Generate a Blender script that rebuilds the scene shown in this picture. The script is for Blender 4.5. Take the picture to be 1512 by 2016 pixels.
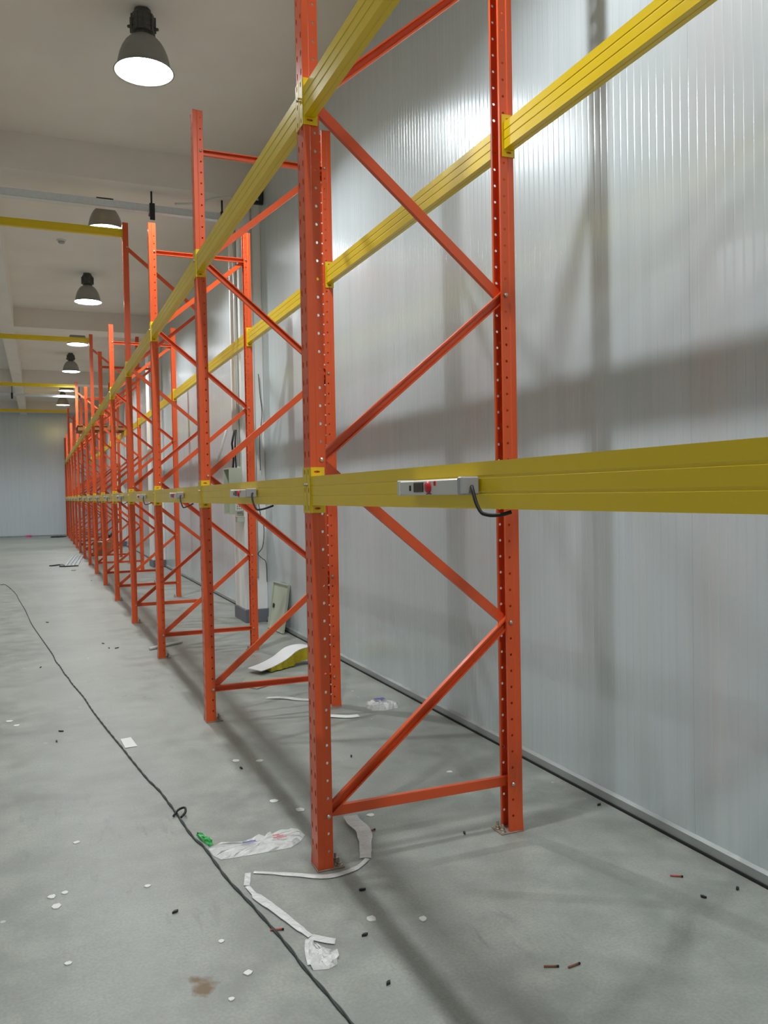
import bpy, bmesh, math, random
from mathutils import Vector, Matrix

for o in list(bpy.data.objects):
    bpy.data.objects.remove(o, do_unlink=True)
scene = bpy.context.scene
COL = scene.collection
random.seed(7)
PI = math.pi

# ------------------------------------------------------------------ camera
cam_d = bpy.data.cameras.new('camera')
cam_d.sensor_fit = 'HORIZONTAL'
cam_d.sensor_width = 36.0
cam_d.lens = 36.0 * 1621.77 / 1512.0
cam_d.clip_start = 0.05
cam_d.clip_end = 200
cam = bpy.data.objects.new('camera', cam_d)
COL.objects.link(cam)
YAW, PITCH, ROLL, CAMZ = 0.3954, -0.0223, -0.0182, 1.5832
_f = Vector((math.sin(YAW) * math.cos(PITCH), math.cos(YAW) * math.cos(PITCH), math.sin(PITCH)))
_r = Vector((math.cos(YAW), -math.sin(YAW), 0))
_u = _r.cross(_f)
_r2 = _r * math.cos(ROLL) + _u * math.sin(ROLL)
_u2 = _u * math.cos(ROLL) - _r * math.sin(ROLL)
M3 = Matrix((_r2, _u2, -_f)).transposed()
cam.matrix_world = Matrix.Translation((0, 0, CAMZ)) @ M3.to_4x4()
scene.camera = cam

# ------------------------------------------------------------------ world and exposure
world = bpy.data.worlds.new('world')
scene.world = world
world.use_nodes = True
bg = world.node_tree.nodes['Background']
bg.inputs['Color'].default_value = (0.8, 0.9, 1.0, 1)
bg.inputs['Strength'].default_value = 0.02
scene.view_settings.view_transform = 'Standard'
scene.view_settings.look = 'None'
scene.view_settings.gamma = 1.0
scene.view_settings.use_curve_mapping = False
scene.view_settings.exposure = 0.0
LAMP_STRENGTH = 26.0                                   # glowing opening of each bell
BULB_WATTS, BULB_WATTS_LEFT = 290.0, 90.0                                     # the small bright arc bulb of each lamp
LAMP_COLOR = (0.955, 0.985, 1.0)

# ------------------------------------------------------------------ measured layout (metres)
XF, DEPTH, Y1, BAY = 1.038, 1.0, 3.316, 2.5088        # aisle face of rack, frame depth, centre of frame 1, bay
ZTOP, ZTALL = 4.255, 5.03
WALLX, CEIL = 2.625, 5.70
YFAR, YBACK, XLEFT = 38.75, -4.2, -9.2
XOPP = -2.05                                            # aisle face of the opposite rack, left of the frame
NFR = 16                                               # frames 0..15
def fy(k): return Y1 + (k - 1) * BAY
ORD = ['', 'first', 'second', 'third', 'fourth', 'fifth', 'sixth', 'seventh', 'eighth', 'ninth', 'tenth',
       'eleventh', 'twelfth', 'thirteenth', 'fourteenth', 'fifteenth', 'sixteenth']

# ------------------------------------------------------------------ helpers
class MB:
    def __init__(self):
        self.v = []; self.f = []; self.sm = []; self.mi = []
        self.cur = 0
    def add(self, vs, fs, smooth=False):
        n = len(self.v); self.v += [tuple(a) for a in vs]
        for f in fs:
            self.f.append(tuple(i + n for i in f)); self.sm.append(smooth); self.mi.append(self.cur)
        return self
    def box(self, x0, x1, y0, y1, z0, z1, m=None):
        vs = [Vector((x, y, z)) for z in (z0, z1) for y in (y0, y1) for x in (x0, x1)]
        if m: vs = [m @ v for v in vs]
        return self.add(vs, [(0, 2, 3, 1), (4, 5, 7, 6), (0, 1, 5, 4), (2, 6, 7, 3), (0, 4, 6, 2), (1, 3, 7, 5)])
    def bbox(self, x0, x1, y0, y1, z0, z1, b=0.003, m=None):      # box with bevelled edges
        bm = bmesh.new()
        bmesh.ops.create_cube(bm, size=1)
        for v in bm.verts:
            v.co = Vector(((x0 + x1) / 2 + v.co.x * (x1 - x0), (y0 + y1) / 2 + v.co.y * (y1 - y0), (z0 + z1) / 2 + v.co.z * (z1 - z0)))
        bmesh.ops.bevel(bm, geom=list(bm.edges), offset=b, segments=1, affect='EDGES')
        bm.verts.index_update()
        vs = [(m @ v.co if m else v.co.copy()) for v in bm.verts]
        fs = [tuple(v.index for v in f.verts) for f in bm.faces]
        bm.free()
        return self.add(vs, fs)
    def lathe(self, prof, seg=24, center=(0, 0, 0), axis='z', smooth=True, m=None, caps=True):
        vs = []; n = len(prof)
        for i in range(seg):
            a = 2 * PI * i / seg
            for r, h in prof:
                p = Vector((r * math.cos(a), r * math.sin(a), h))
                if axis == 'y': p = Vector((p.x, p.z, -p.y))
                if axis == 'x': p = Vector((p.z, p.x, p.y))
                p = p + Vector(center)
                vs.append(m @ p if m else p)
        fs = []
        for i in range(seg):
            j = (i + 1) % seg
            for k in range(n - 1):
                fs.append((i * n + k, j * n + k, j * n + k + 1, i * n + k + 1))
        if caps and prof[0][0] > 1e-6: fs.append(tuple(i * n for i in range(seg))[::-1])
        if caps and prof[-1][0] > 1e-6: fs.append(tuple(i * n + n - 1 for i in range(seg)))
        return self.add(vs, fs, smooth)
    def tube(self, pts, r, seg=8, smooth=True, cap=True):
        pts = [Vector(p) for p in pts]; n = len(pts); vs = []; fs = []
        up = Vector((0, 0, 1))
        prev = None
        for i, p in enumerate(pts):
            t = (pts[min(i + 1, n - 1)] - pts[max(i - 1, 0)]).normalized()
            if prev is None:
                a = t.cross(up)
                if a.length < 1e-3: a = t.cross(Vector((1, 0, 0)))
            else:
                a = prev - t * prev.dot(t)
            a.normalize(); b = t.cross(a); prev = a
            rr = r[i] if isinstance(r, (list, tuple)) else r
            for k in range(seg):
                an = 2 * PI * k / seg
                vs.append(p + a * math.cos(an) * rr + b * math.sin(an) * rr)
        for i in range(n - 1):
            for k in range(seg):
                l = (k + 1) % seg
                fs.append((i * seg + k, i * seg + l, (i + 1) * seg + l, (i + 1) * seg + k))
        if cap:
            fs.append(tuple(range(seg))[::-1]); fs.append(tuple((n - 1) * seg + k for k in range(seg)))
        return self.add(vs, fs, smooth)
    def prism(self, poly, y0, y1, plane='xz', m=None):              # extrude a closed 2D outline
        n = len(poly); vs = []
        for y in (y0, y1):
            for a, b in poly:
                p = Vector((a, y, b)) if plane == 'xz' else Vector((a, b, y)) if plane == 'xy' else Vector((y, a, b))
                vs.append(m @ p if m else p)
        fs = [(i, (i + 1) % n, n + (i + 1) % n, n + i) for i in range(n)]
        fs += [tuple(range(n))[::-1], tuple(range(n, 2 * n))]
        return self.add(vs, fs)
    def mesh(self, name, mats, fix=True):
        me = bpy.data.meshes.new(name)
        me.from_pydata([tuple(v) for v in self.v], [], self.f)
        for i, p in enumerate(me.polygons):
            p.use_smooth = self.sm[i]; p.material_index = self.mi[i]
        for m in (mats if isinstance(mats, (list, tuple)) else [mats]):
            me.materials.append(m)
        if fix:
            bm = bmesh.new(); bm.from_mesh(me)
            bmesh.ops.recalc_face_normals(bm, faces=bm.faces); bm.to_mesh(me); bm.free()
        me.update()
        return me

def link(name, me, parent=None, loc=None, rot=None):
    o = bpy.data.objects.new(name, me)
    COL.objects.link(o)
    if parent: o.parent = parent
    if loc is not None: o.location = loc
    if rot is not None: o.rotation_euler = rot
    return o
def tag(o, label, cat, group=None):
    o['label'] = label; o['category'] = cat
    if group: o['group'] = group
    return o
def thing(name, label, cat, loc=(0, 0, 0), rot=(0, 0, 0), group=None):
    o = bpy.data.objects.new(name, None); COL.objects.link(o)
    o.location = loc; o.rotation_euler = rot; o.empty_display_size = 0.05
    return tag(o, label, cat, group)
def sub(part, *objs):                      # hang objects (placed in the thing's space) on one of its parts
    for o in objs:
        o.parent = part
        o.matrix_parent_inverse = part.matrix_basis.inverted()
def struct(name, me, parent=None, loc=None):
    o = link(name, me, parent, loc)
    o['kind'] = 'structure'
    return o

# ------------------------------------------------------------------ materials
def srgb(r, g, b):
    f = lambda c: (c / 255 / 12.92) if c / 255 <= 0.04045 else ((c / 255 + 0.055) / 1.055) ** 2.4
    return (f(r), f(g), f(b), 1)
class N:
    def __init__(self, name):
        self.m = bpy.data.materials.new(name); self.m.use_nodes = True
        self.t = self.m.node_tree; self.b = self.t.nodes['Principled BSDF']
    def n(self, typ, **kw):
        nd = self.t.nodes.new(typ)
        for k, v in kw.items():
            if k.startswith('_'): setattr(nd, k[1:], v)
            else: nd.inputs[k.replace('__', ' ')].default_value = v
        return nd
    def l(self, a, b): self.t.links.new(a, b)
    def pos(self): return self.n('ShaderNodeNewGeometry').outputs['Position']
    def obj(self): return self.n('ShaderNodeTexCoord').outputs['Object']
    def noise(self, vec, scale, detail=3, rough=0.5):
        nd = self.n('ShaderNodeTexNoise', Scale=scale, Detail=detail, Roughness=rough); self.l(vec, nd.inputs['Vector']); return nd.outputs['Fac']
    def mapr(self, val, a, b, c, d):
        nd = self.n('ShaderNodeMapRange'); self.l(val, nd.inputs['Value'])
        for k, v in zip(('From Min', 'From Max', 'To Min', 'To Max'), (a, b, c, d)): nd.inputs[k].default_value = v
        return nd.outputs['Result']
    def mix(self, fac, a, b, blend='MIX'):
        nd = self.n('ShaderNodeMix', _data_type='RGBA', _blend_type=blend)
        if hasattr(fac, 'links'): self.l(fac, nd.inputs[0])
        else: nd.inputs[0].default_value = fac
        for s, i in ((a, 6), (b, 7)):
            if hasattr(s, 'links'): self.l(s, nd.inputs[i])
            else: nd.inputs[i].default_value = s
        return nd.outputs[2]
    def math(self, op, a, b=None, c=None):
        nd = self.n('ShaderNodeMath', _operation=op)
        for i, s in enumerate((a, b, c)):
            if s is None: continue
            if hasattr(s, 'links'): self.l(s, nd.inputs[i])
            else: nd.inputs[i].default_value = s
        return nd.outputs[0]
    def bump(self, h, strength, dist):
        nd = self.n('ShaderNodeBump', Strength=strength, Distance=dist); self.l(h, nd.inputs['Height']); self.l(nd.outputs[0], self.b.inputs['Normal'])
    def setc(self, c):
        if hasattr(c, 'links'): self.l(c, self.b.inputs['Base Color'])
        else: self.b.inputs['Base Color'].default_value = c
    def setr(self, r):
        if hasattr(r, 'links'): self.l(r, self.b.inputs['Roughness'])
        else: self.b.inputs['Roughness'].default_value = r
def paint(name, col, rough=0.4, metal=0.0, var=0.10, scale=9, coat=0.0, spec=0.5):
    k = N(name); v = k.obj()
    nz = k.noise(v, scale, 4)
    c2 = tuple(x * (1 - var) for x in col[:3]) + (1,)
    k.setc(k.mix(nz, c2, tuple(min(1, x * (1 + var)) for x in col[:3]) + (1,)))
    k.setr(k.mapr(k.noise(v, scale * 4, 2), 0.3, 0.7, rough - 0.05, rough + 0.05))
    k.b.inputs['Metallic'].default_value = metal
    k.b.inputs['Specular IOR Level'].default_value = spec
    k.b.inputs['Coat Weight'].default_value = coat
    k.b.inputs['Coat Roughness'].default_value = 0.15
    return k.m

M_ORANGE = paint('orange_rack_paint', srgb(226, 90, 40), 0.36, var=0.07, scale=5, coat=0.15)
M_YELLOW = paint('yellow_beam_paint', srgb(234, 201, 14), 0.34, var=0.04, scale=3, coat=0.2)
M_PLATE = paint('dusty_base_plate', srgb(150, 132, 122), 0.6, var=0.1)
M_ZINC = paint('zinc_bolt', srgb(190, 186, 175), 0.35, 0.9, 0.1, 40)
M_GALV = paint('galvanised_steel', srgb(222, 228, 232), 0.33, 0.25, 0.12, 30)
M_BLACK = paint('black_rubber', srgb(22, 22, 23), 0.55, var=0.1)
M_DARK = paint('dark_bracket', srgb(38, 38, 42), 0.5, var=0.1)
M_WHITEPL = paint('white_plastic', srgb(214, 214, 208), 0.4, var=0.03)
M_GREYPL = paint('grey_plastic', srgb(168, 168, 170), 0.45, var=0.03)
M_DISPLAY = paint('dark_display', srgb(34, 30, 28), 0.2, var=0.05)
M_RED = paint('red_button', srgb(200, 32, 48), 0.3, var=0.04)
M_LAMPBODY = paint('dark_lamp_housing', srgb(84, 84, 80), 0.45, 0.3, 0.15, 12)
M_BELL = paint('grey_lamp_bell', srgb(150, 150, 144), 0.42, 0.3, 0.12, 10)
M_COLUMN = paint('white_column_paint', srgb(240, 242, 240), 0.55, var=0.02, scale=3)
M_PLINTH = paint('grey_plinth_paint', srgb(112, 116, 124), 0.6, var=0.06)
M_CABINET = paint('pale_green_cabinet', srgb(186, 194, 176), 0.45, var=0.05)
M_CABIN = paint('brown_cabinet_inside', srgb(140, 124, 106), 0.6, var=0.15)
M_WOOD = paint('brown_pallet_wood', srgb(150, 98, 56), 0.7, var=0.2, scale=14)
M_CARD = paint('brown_cardboard', srgb(166, 112, 78), 0.75, var=0.1)
M_WHITESHEET = paint('white_sheet_steel', srgb(226, 228, 228), 0.4, var=0.02)
M_GREYSHEET = paint('grey_green_sheet', srgb(150, 156, 142), 0.5, var=0.06)
M_FOAM = paint('yellow_foam', srgb(186, 168, 34), 0.9, var=0.25, scale=30)
M_PAPER = paint('white_paper', srgb(226, 228, 224), 0.7, var=0.04)
M_GREEN = paint('green_wrapper', srgb(70, 180, 96), 0.4, var=0.15, scale=40)
M_PINK = paint('pink_plastic', srgb(220, 66, 130), 0.4, var=0.1)
M_REDWIRE = paint('red_wire', srgb(186, 82, 66), 0.5, var=0.1)
M_BROWNWIRE = paint('brown_wire', srgb(128, 82, 60), 0.6, var=0.1)
M_GREYCABLE = paint('dark_grey_cable', srgb(60, 68, 66), 0.6, var=0.2, scale=40)
M_BLUEINK = paint('blue_print', srgb(90, 96, 170), 0.5, var=0.1)
M_REDINK = paint('red_print', srgb(214, 110, 120), 0.5, var=0.1)
M_TRIM = paint('aluminium_trim', srgb(156, 162, 162), 0.45, 0.2, 0.06, 10)
M_GASKET = paint('dark_gasket', srgb(30, 32, 32), 0.8, var=0.1)

def film_mat():
    k = N('clear_plastic_film')
    k.setc(srgb(236, 238, 236))
    k.b.inputs['Alpha'].default_value = 0.72
    k.setr(0.25)
    k.bump(k.noise(k.obj(), 60, 3), 0.5, 0.01)
    return k.m
M_FILM = film_mat()

def floor_mat():
    k = N('grey_concrete_floor'); p = k.pos()
    big = k.noise(p, 0.9, 4, 0.55); mid = k.noise(p, 5, 5, 0.6); fine = k.noise(p, 90, 2)
    c = k.mix(k.mapr(big, 0.3, 0.7, 0, 1), srgb(128, 133, 127), srgb(156, 162, 155))
    c = k.mix(k.mapr(mid, 0.38, 0.68, 0, 0.6), c, srgb(174, 179, 171))
    c = k.mix(k.mapr(fine, 0.35, 0.65, 0, 0.3), c, srgb(116, 122, 118))
    # pale paint flecks
    vo = k.n('ShaderNodeTexVoronoi', Scale=7.0, Randomness=1.0); k.l(p, vo.inputs['Vector'])
    sep = k.n('ShaderNodeSeparateColor'); k.l(vo.outputs['Color'], sep.inputs['Color'])
    fl = k.math('MULTIPLY', k.math('LESS_THAN', vo.outputs['Distance'], 0.085), k.math('GREATER_THAN', sep.outputs[0], 0.62))
    fl = k.math('MULTIPLY', fl, k.mapr(k.noise(p, 0.55, 1), 0.42, 0.6, 0, 0.6))
    c = k.mix(fl, c, srgb(212, 216, 212))
    # tyre-like scuffs
    mp = k.n('ShaderNodeMapping'); mp.inputs['Scale'].default_value = (9, 2.2, 1); k.l(p, mp.inputs['Vector'])
    sc = k.noise(mp.outputs[0], 1.4, 6, 0.7)
    sc = k.math('MULTIPLY', k.mapr(sc, 0.57, 0.68, 0, 0.5), k.mapr(k.noise(p, 0.4, 1), 0.48, 0.6, 0, 1))
    c = k.mix(sc, c, srgb(110, 116, 112))
    # one brown stain
    sub = k.n('ShaderNodeVectorMath', _operation='SUBTRACT'); k.l(p, sub.inputs[0]); sub.inputs[1].default_value = (0.445, 2.67, 0)
    nv = k.n('ShaderNodeTexNoise', Scale=14.0, Detail=4.0); k.l(p, nv.inputs['Vector'])
    ad = k.n('ShaderNodeVectorMath', _operation='MULTIPLY_ADD'); k.l(nv.outputs['Color'], ad.inputs[0]); ad.inputs[1].default_value = (0.12, 0.17, 0)
    k.l(sub.outputs[0], ad.inputs[2])
    s2 = k.n('ShaderNodeVectorMath', _operation='SUBTRACT'); k.l(ad.outputs[0], s2.inputs[0]); s2.inputs[1].default_value = (0.06, 0.085, 0)
    m2 = k.n('ShaderNodeVectorMath', _operation='MULTIPLY'); k.l(s2.outputs[0], m2.inputs[0]); m2.inputs[1].default_value = (1.0, 0.75, 0)
    ln = k.n('ShaderNodeVectorMath', _operation='LENGTH'); k.l(m2.outputs[0], ln.inputs[0])
    c = k.mix(k.mapr(ln.outputs['Value'], 0.020, 0.048, 0.9, 0), c, srgb(104, 76, 28))
    k.setc(c)
    k.setr(k.mapr(mid, 0.3, 0.7, 0.36, 0.52))
    k.b.inputs['Specular IOR Level'].default_value = 0.45
    k.bump(k.math('ADD', k.math('MULTIPLY', fine, 0.4), mid), 0.12, 0.004)
    return k.m
M_FLOOR = floor_mat()

def ceil_mat():
    k = N('grey_ceiling_plaster'); p = k.pos()
    c = k.mix(k.mapr(k.noise(p, 1.2, 4), 0.3, 0.7, 0, 1), srgb(230, 224, 216), srgb(238, 232, 224))
    k.setc(c); k.setr(0.85); k.bump(k.noise(p, 30, 3), 0.08, 0.004)
    return k.m
M_CEIL = ceil_mat()

def panel_mat(name, axis, ca, cb):
    k = N(name); p = k.pos()
    sep = k.n('ShaderNodeSeparateXYZ'); k.l(p, sep.inputs[0])
    a = sep.outputs[axis]
    ph = k.math('MULTIPLY', a, 2 * PI / 0.050)
    # flat face with narrow pressed lines every 50 mm and a slow buckle of the thin sheet
    w = k.math('POWER', k.math('ABSOLUTE', k.math('COSINE', k.math('MULTIPLY', ph, 0.5))), 26.0)
    mp = k.n('ShaderNodeMapping'); mp.inputs['Scale'].default_value = ((1, 7, 0.06) if axis == 1 else (7, 1, 0.06)); k.l(p, mp.inputs['Vector'])
    buck = k.noise(mp.outputs[0], 1.0, 2)
    h = k.math('ADD', k.math('MULTIPLY', w, -0.0009), k.math('MULTIPLY', buck, 0.0028))
    nd = k.n('ShaderNodeBump', Strength=1.0, Distance=1.0); k.l(h, nd.inputs['Height']); k.l(nd.outputs[0], k.b.inputs['Normal'])
    mp2 = k.n('ShaderNodeMapping'); mp2.inputs['Scale'].default_value = ((1, 12, 0.5) if axis == 1 else (12, 1, 0.5)); k.l(p, mp2.inputs['Vector'])
    c = k.mix(k.mapr(k.noise(mp2.outputs[0], 1.0, 4), 0.3, 0.7, 0, 1), ca, cb)
    k.setc(c)
    k.setr(0.23)
    k.b.inputs['Metallic'].default_value = 0.25
    k.b.inputs['Specular IOR Level'].default_value = 0.6
    return k.m
M_PANEL = panel_mat('ribbed_wall_panel', 1, srgb(206, 217, 222), srgb(214, 224, 228))
M_PANELF = panel_mat('ribbed_far_wall_panel', 0, srgb(216, 232, 242), srgb(224, 238, 246))

M_EMIT = bpy.data.materials.new('lamp_light'); M_EMIT.use_nodes = True
_t = M_EMIT.node_tree
for nd in list(_t.nodes):
    if nd.type == 'BSDF_PRINCIPLED': _t.nodes.remove(nd)
_e = _t.nodes.new('ShaderNodeEmission'); _e.inputs['Color'].default_value = (*LAMP_COLOR, 1); _e.inputs['Strength'].default_value = LAMP_STRENGTH
_t.links.new(_e.outputs[0], [n for n in _t.nodes if n.type == 'OUTPUT_MATERIAL'][0].inputs['Surface'])

# ------------------------------------------------------------------ the room
struct('floor', MB().box(XLEFT - .1, WALLX + .15, YBACK - .1, YFAR + .1, -0.12, 0).mesh('floor', M_FLOOR))
ceil_o = struct('ceiling', MB().box(XLEFT - .1, WALLX + .15, YBACK - .1, YFAR + .1, CEIL, CEIL + .15).mesh('ceiling', M_CEIL))
me = MB().box(XLEFT, WALLX + .04, -.3, .3, -0.41, 0).mesh('ceiling_beam', M_CEIL)
for yb in (1.28, 10.44, 19.6, 28.75, 37.9):
    link('ceiling_beam', me, ceil_o, (0, yb, CEIL))
link('ceiling_joist', MB().box(-.69, -.42, YBACK, YFAR, -0.43, 0).mesh('ceiling_joist', M_CEIL), ceil_o, (0, 0, CEIL))

wr = struct('wall_right', MB().box(WALLX + .045, WALLX + .12, YBACK - .1, YFAR + .1, 0, CEIL).mesh('wall_right', M_TRIM))
pan = MB().bbox(0, .045, -.4997, .4997, 0.02, CEIL - .001, .0005).mesh('wall_panel', M_PANEL)
y = YBACK + .5; 
while y < YFAR + .3:
    link('wall_panel', pan, wr, (WALLX, y, 0)); y += 1.0
wf = struct('wall_far', MB().box(XLEFT - .1, WALLX + .1, YFAR + .045, YFAR + .12, 0, CEIL).mesh('wall_far', M_GASKET))
panf = MB().bbox(-.4997, .4997, 0, .045, 0.02, CEIL - .001, .0005).mesh('wall_panel', M_PANELF)
x = WALLX - .5
while x > XLEFT - .3:
    link('wall_panel', panf, wf, (x, YFAR, 0)); x -= 1.0
struct('wall_left', MB().box(XLEFT - .1, XLEFT, YBACK, YFAR, 0, CEIL).mesh('wall_left', M_COLUMN))
struct('wall_back', MB().box(XLEFT, WALLX + .045, YBACK - .1, YBACK, 0, CEIL).mesh('wall_back', M_COLUMN))
bb = struct('baseboard_right', MB().prism([(WALLX - .018, .012), (WALLX, .012), (WALLX, .062), (WALLX - .004, .062), (WALLX - .018, .05)], YBACK, YFAR).mesh('baseboard_right', M_TRIM))
link('sealing_strip', MB().box(WALLX - .026, WALLX, YBACK, YFAR, 0, .012).mesh('sealing_strip', M_GASKET), bb)
bf = struct('baseboard_far', MB().box(XLEFT, WALLX, YFAR - .018, YFAR, .0, .05).mesh('baseboard_far', M_TRIM))

# ------------------------------------------------------------------ perforated sheet helper
def perf(verts, faces, cache, p0, p1, holes, rows):
    """sheet strip from p0 to p1 (xy), hole columns holes=[(u,cell_half,hole_half_w)], rows=[(z0,z1,hole_half_h or 0)]"""
    p0 = Vector(p0); p1 = Vector(p1); L = (p1 - p0).length; d = (p1 - p0) / L
    def V(u, z):
        q = p0 + d * u; key = (round(q.x, 5), round(q.y, 5), round(z, 5))
        if key not in cache:
            cache[key] = len(verts); verts.append((q.x, q.y, z))
        return cache[key]
    strips = []; u = 0
    for c, b, hw in holes:
        strips.append((u, c - b, None)); strips.append((c - b, c + b, (c, hw))); u = c + b
    strips.append((u, L, None))
    for z0, z1, hh in rows:
        zm = (z0 + z1) / 2
        for u0, u1, h in strips:
            if h is None:
                if hh:
                    faces.append((V(u0, z0), V(u1, z0), V(u1, zm), V(u0, zm))); faces.append((V(u0, zm), V(u1, zm), V(u1, z1), V(u0, z1)))
                else: faces.append((V(u0, z0), V(u1, z0), V(u1, z1), V(u0, z1)))
            else:
                c, hw = h
                if not hh:
                    faces.append((V(u0, z0), V(c, z0), V(c, z1), V(u0, z1))); faces.append((V(c, z0), V(u1, z0), V(u1, z1), V(c, z1)))
                    continue
                out = [V(u0, z0), V(c, z0), V(u1, z0), V(u1, zm), V(u1, z1), V(c, z1), V(u0, z1), V(u0, zm)]
                k = .72
                inn = [V(c - hw * k, zm - hh * k), V(c, zm - hh), V(c + hw * k, zm - hh * k), V(c + hw, zm), V(c + hw * k, zm + hh * k), V(c, zm + hh), V(c - hw * k, zm + hh * k), V(c - hw, zm)]
                for i in range(8):
                    j = (i + 1) % 8
                    faces.append((out[i], out[j], inn[j], inn[i]))
def sheet_mesh(name, verts, faces, mat, th):
    bm = bmesh.new()
    bv = [bm.verts.new(v) for v in verts]
    for f in faces:
        try: bm.faces.new([bv[i] for i in f])
        except ValueError: pass
    bmesh.ops.recalc_face_normals(bm, faces=bm.faces)
    bmesh.ops.solidify(bm, geom=list(bm.faces), thickness=th)
    bmesh.ops.recalc_face_normals(bm, faces=bm.faces)
    me = bpy.data.meshes.new(name); bm.to_mesh(me); bm.free()
    me.materials.append(mat)
    return me

def upright_mesh(H):
    vs, fs, ca = [], [], {}
    n = int((H - .0418 - .008) / .075)
    rows = [(0.006, .0418, 0)] + [(.0418 + .075 * i, .0418 + .075 * (i + 1), 1) for i in range(n)] + [(.0418 + .075 * n, H, 0)]
    def R(hh): return [(a, b, hh if c else 0) for a, b, c in rows]
    pts = [(.068, -.028), (.068, -.042), (.031, -.042), (.026, -.045), (0, -.045), (0, .045), (.026, .045), (.031, .042), (.068, .042), (.068, .028)]
    for i in range(len(pts) - 1):
        a, b = pts[i], pts[i + 1]
        if i in (1, 7):
            L = .037; u = .019 if i == 1 else .018
            perf(vs, fs, ca, a, b, [(u, .011, .0062)], R(.0062))
        elif i == 4:
            perf(vs, fs, ca, a, b, [(.020, .011, .0068), (.070, .011, .0068)], [(.006, .0658, 0)] + [(.0658 + .075 * j, .1408 + .075 * j, .0150) for j in range(n - 1)] + [(.0658 + .075 * (n - 1), H, 0)])
        else:
            perf(vs, fs, ca, a, b, [], R(1))
    return sheet_mesh('upright', vs, fs, M_ORANGE, .0025)
UP_SHORT, UP_TALL = upright_mesh(ZTOP), upright_mesh(ZTALL)

def brace_mesh(name, L):      # C channel along +x, open towards +y, 42 mm high
    h, d, t = .021, .024, .0025
    prof = [(-h, 0), (h, 0), (h, d), (h - .007, d), (h - .007, d - t), (h - t, d - t), (h - t, t), (-h + t, t), (-h + t, d - t), (-h + .007, d - t), (-h + .007, d), (-h, d)]
    return MB().prism([(b, a) for a, b in prof], -.02, L + .02, plane='yz').mesh(name, M_ORANGE)
FB, RB = .050, DEPTH - .050
ZB0, DZ = .229, .75
LD = math.hypot(RB - FB, DZ)
BR_D, BR_H = brace_mesh('diagonal_brace', LD), brace_mesh('horizontal_brace', RB - FB)
BOLT = MB().lathe([(0, -.012), (.0065, -.010), (.0095, -.006), (.0095, 0), (.0045, .001), (.0045, .084), (.0085, .085), (.0085, .092), (0, .092)], 8, axis='y', smooth=False).mesh('bolt', M_ZINC)
PLATE = MB().bbox(-.003, .116, -.048, .048, 0, .006, .0015).mesh('base_plate', M_PLATE)
ANCHOR = MB().lathe([(.016, 0), (.016, .003), (.011, .004), (.011, .014), (.006, .015), (.006, .034), (0, .036)], 8, smooth=False).mesh('anchor_bolt', M_ZINC)

def rack_frame(k, tall, flip, label, x=XF, rz=0, group='orange upright frames of the rack row'):
    root = thing('rack_frame', label, 'rack frame', (x, fy(k), 0), (0, 0, rz), group)
    up = UP_TALL if tall else UP_SHORT
    uf = link('upright', up, root); ur = link('upright', up, root, (DEPTH, 0, 0), (0, 0, PI))
    for part, xx, xa, rz in ((uf, 0, .098, 0), (ur, DEPTH, DEPTH - .098, PI)):
        sub(part, link('base_plate', PLATE, root, (xx, 0, 0), (0, 0, rz)), link('anchor_bolt', ANCHOR, root, (xa, .022, .006)), link('anchor_bolt', ANCHOR, root, (xa, -.026, .006)))
    nd = 6 if tall else 5
    def bar(me, x0, z0, ang, open_cam):
        # two layers so that bars meeting at one bolt pass side by side
        yy = -.0015 if open_cam else -.0265
        o = link('brace', me, root, (x0, yy, z0), (0, -ang, 0) if not open_cam else None)
        if open_cam:
            o.rotation_mode = 'XYZ'
            o.matrix_local = Matrix.Translation((x0, -.0005, z0)) @ Matrix.Rotation(-ang, 4, 'Y') @ Matrix.Rotation(PI, 4, 'X') @ Matrix.Identity(4)
        else:
            o.matrix_local = Matrix.Translation((x0, .0005, z0)) @ Matrix.Rotation(-ang, 4, 'Y')
        return o
    a = math.atan2(DZ, RB - FB)
    bar(BR_H, FB, ZB0, 0, flip)
    for i in range(nd):
        z0 = ZB0 + DZ * i
        oc = (i % 2 == 0) != flip
        if i % 2 == 0: bar(BR_D, FB, z0, a, oc)
        else: bar(BR_D, FB, z0 + DZ, -a, oc)
    if not tall:
        bar(BR_H, FB, ZB0 + 5 * DZ, 0, True)
        sub(uf, link('bolt', BOLT, root, (FB, -.044, ZB0 + 5 * DZ)))
    for i in range(nd + 1):
        sub(uf if i % 2 == 0 else ur, link('bolt', BOLT, root, (FB if i % 2 == 0 else RB, -.044, ZB0 + DZ * i)))
    sub(ur, link('bolt', BOLT, root, (RB, -.044, ZB0)))
    return root

flips = {0: False, 1: False, 2: True, 3: True, 4: False, 5: True, 6: True, 7: False, 8: True, 9: False, 10: False, 11: True, 12: True, 13: False, 14: True, 15: False}
for k in range(NFR):
    tall = k >= 1 and (k - 1) % 3 == 0
    if k == 0: lab = 'orange rack frame out of view at the near end of the rack row'
    elif k == 1: lab = 'nearest orange perforated rack frame, largest in the picture, braced in zigzag'
    elif k == 15: lab = 'last orange rack frame of the row, against the pale far wall'
    elif tall: lab = ORD[k] + ' orange rack frame from the camera, taller, its top holding a yellow tie beam'
    else: lab = ORD[k] + ' orange rack frame from the camera, of ordinary height with a top crossbar'
    rack_frame(k, tall, flips[k], lab)

for i, k in enumerate((4, 7, 10, 13)):
    rack_frame(k, True, False, ORD[i + 1] + ' tall orange frame of the opposite rack, out of view to the left', XOPP, PI, 'frames of the opposite rack')

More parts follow.
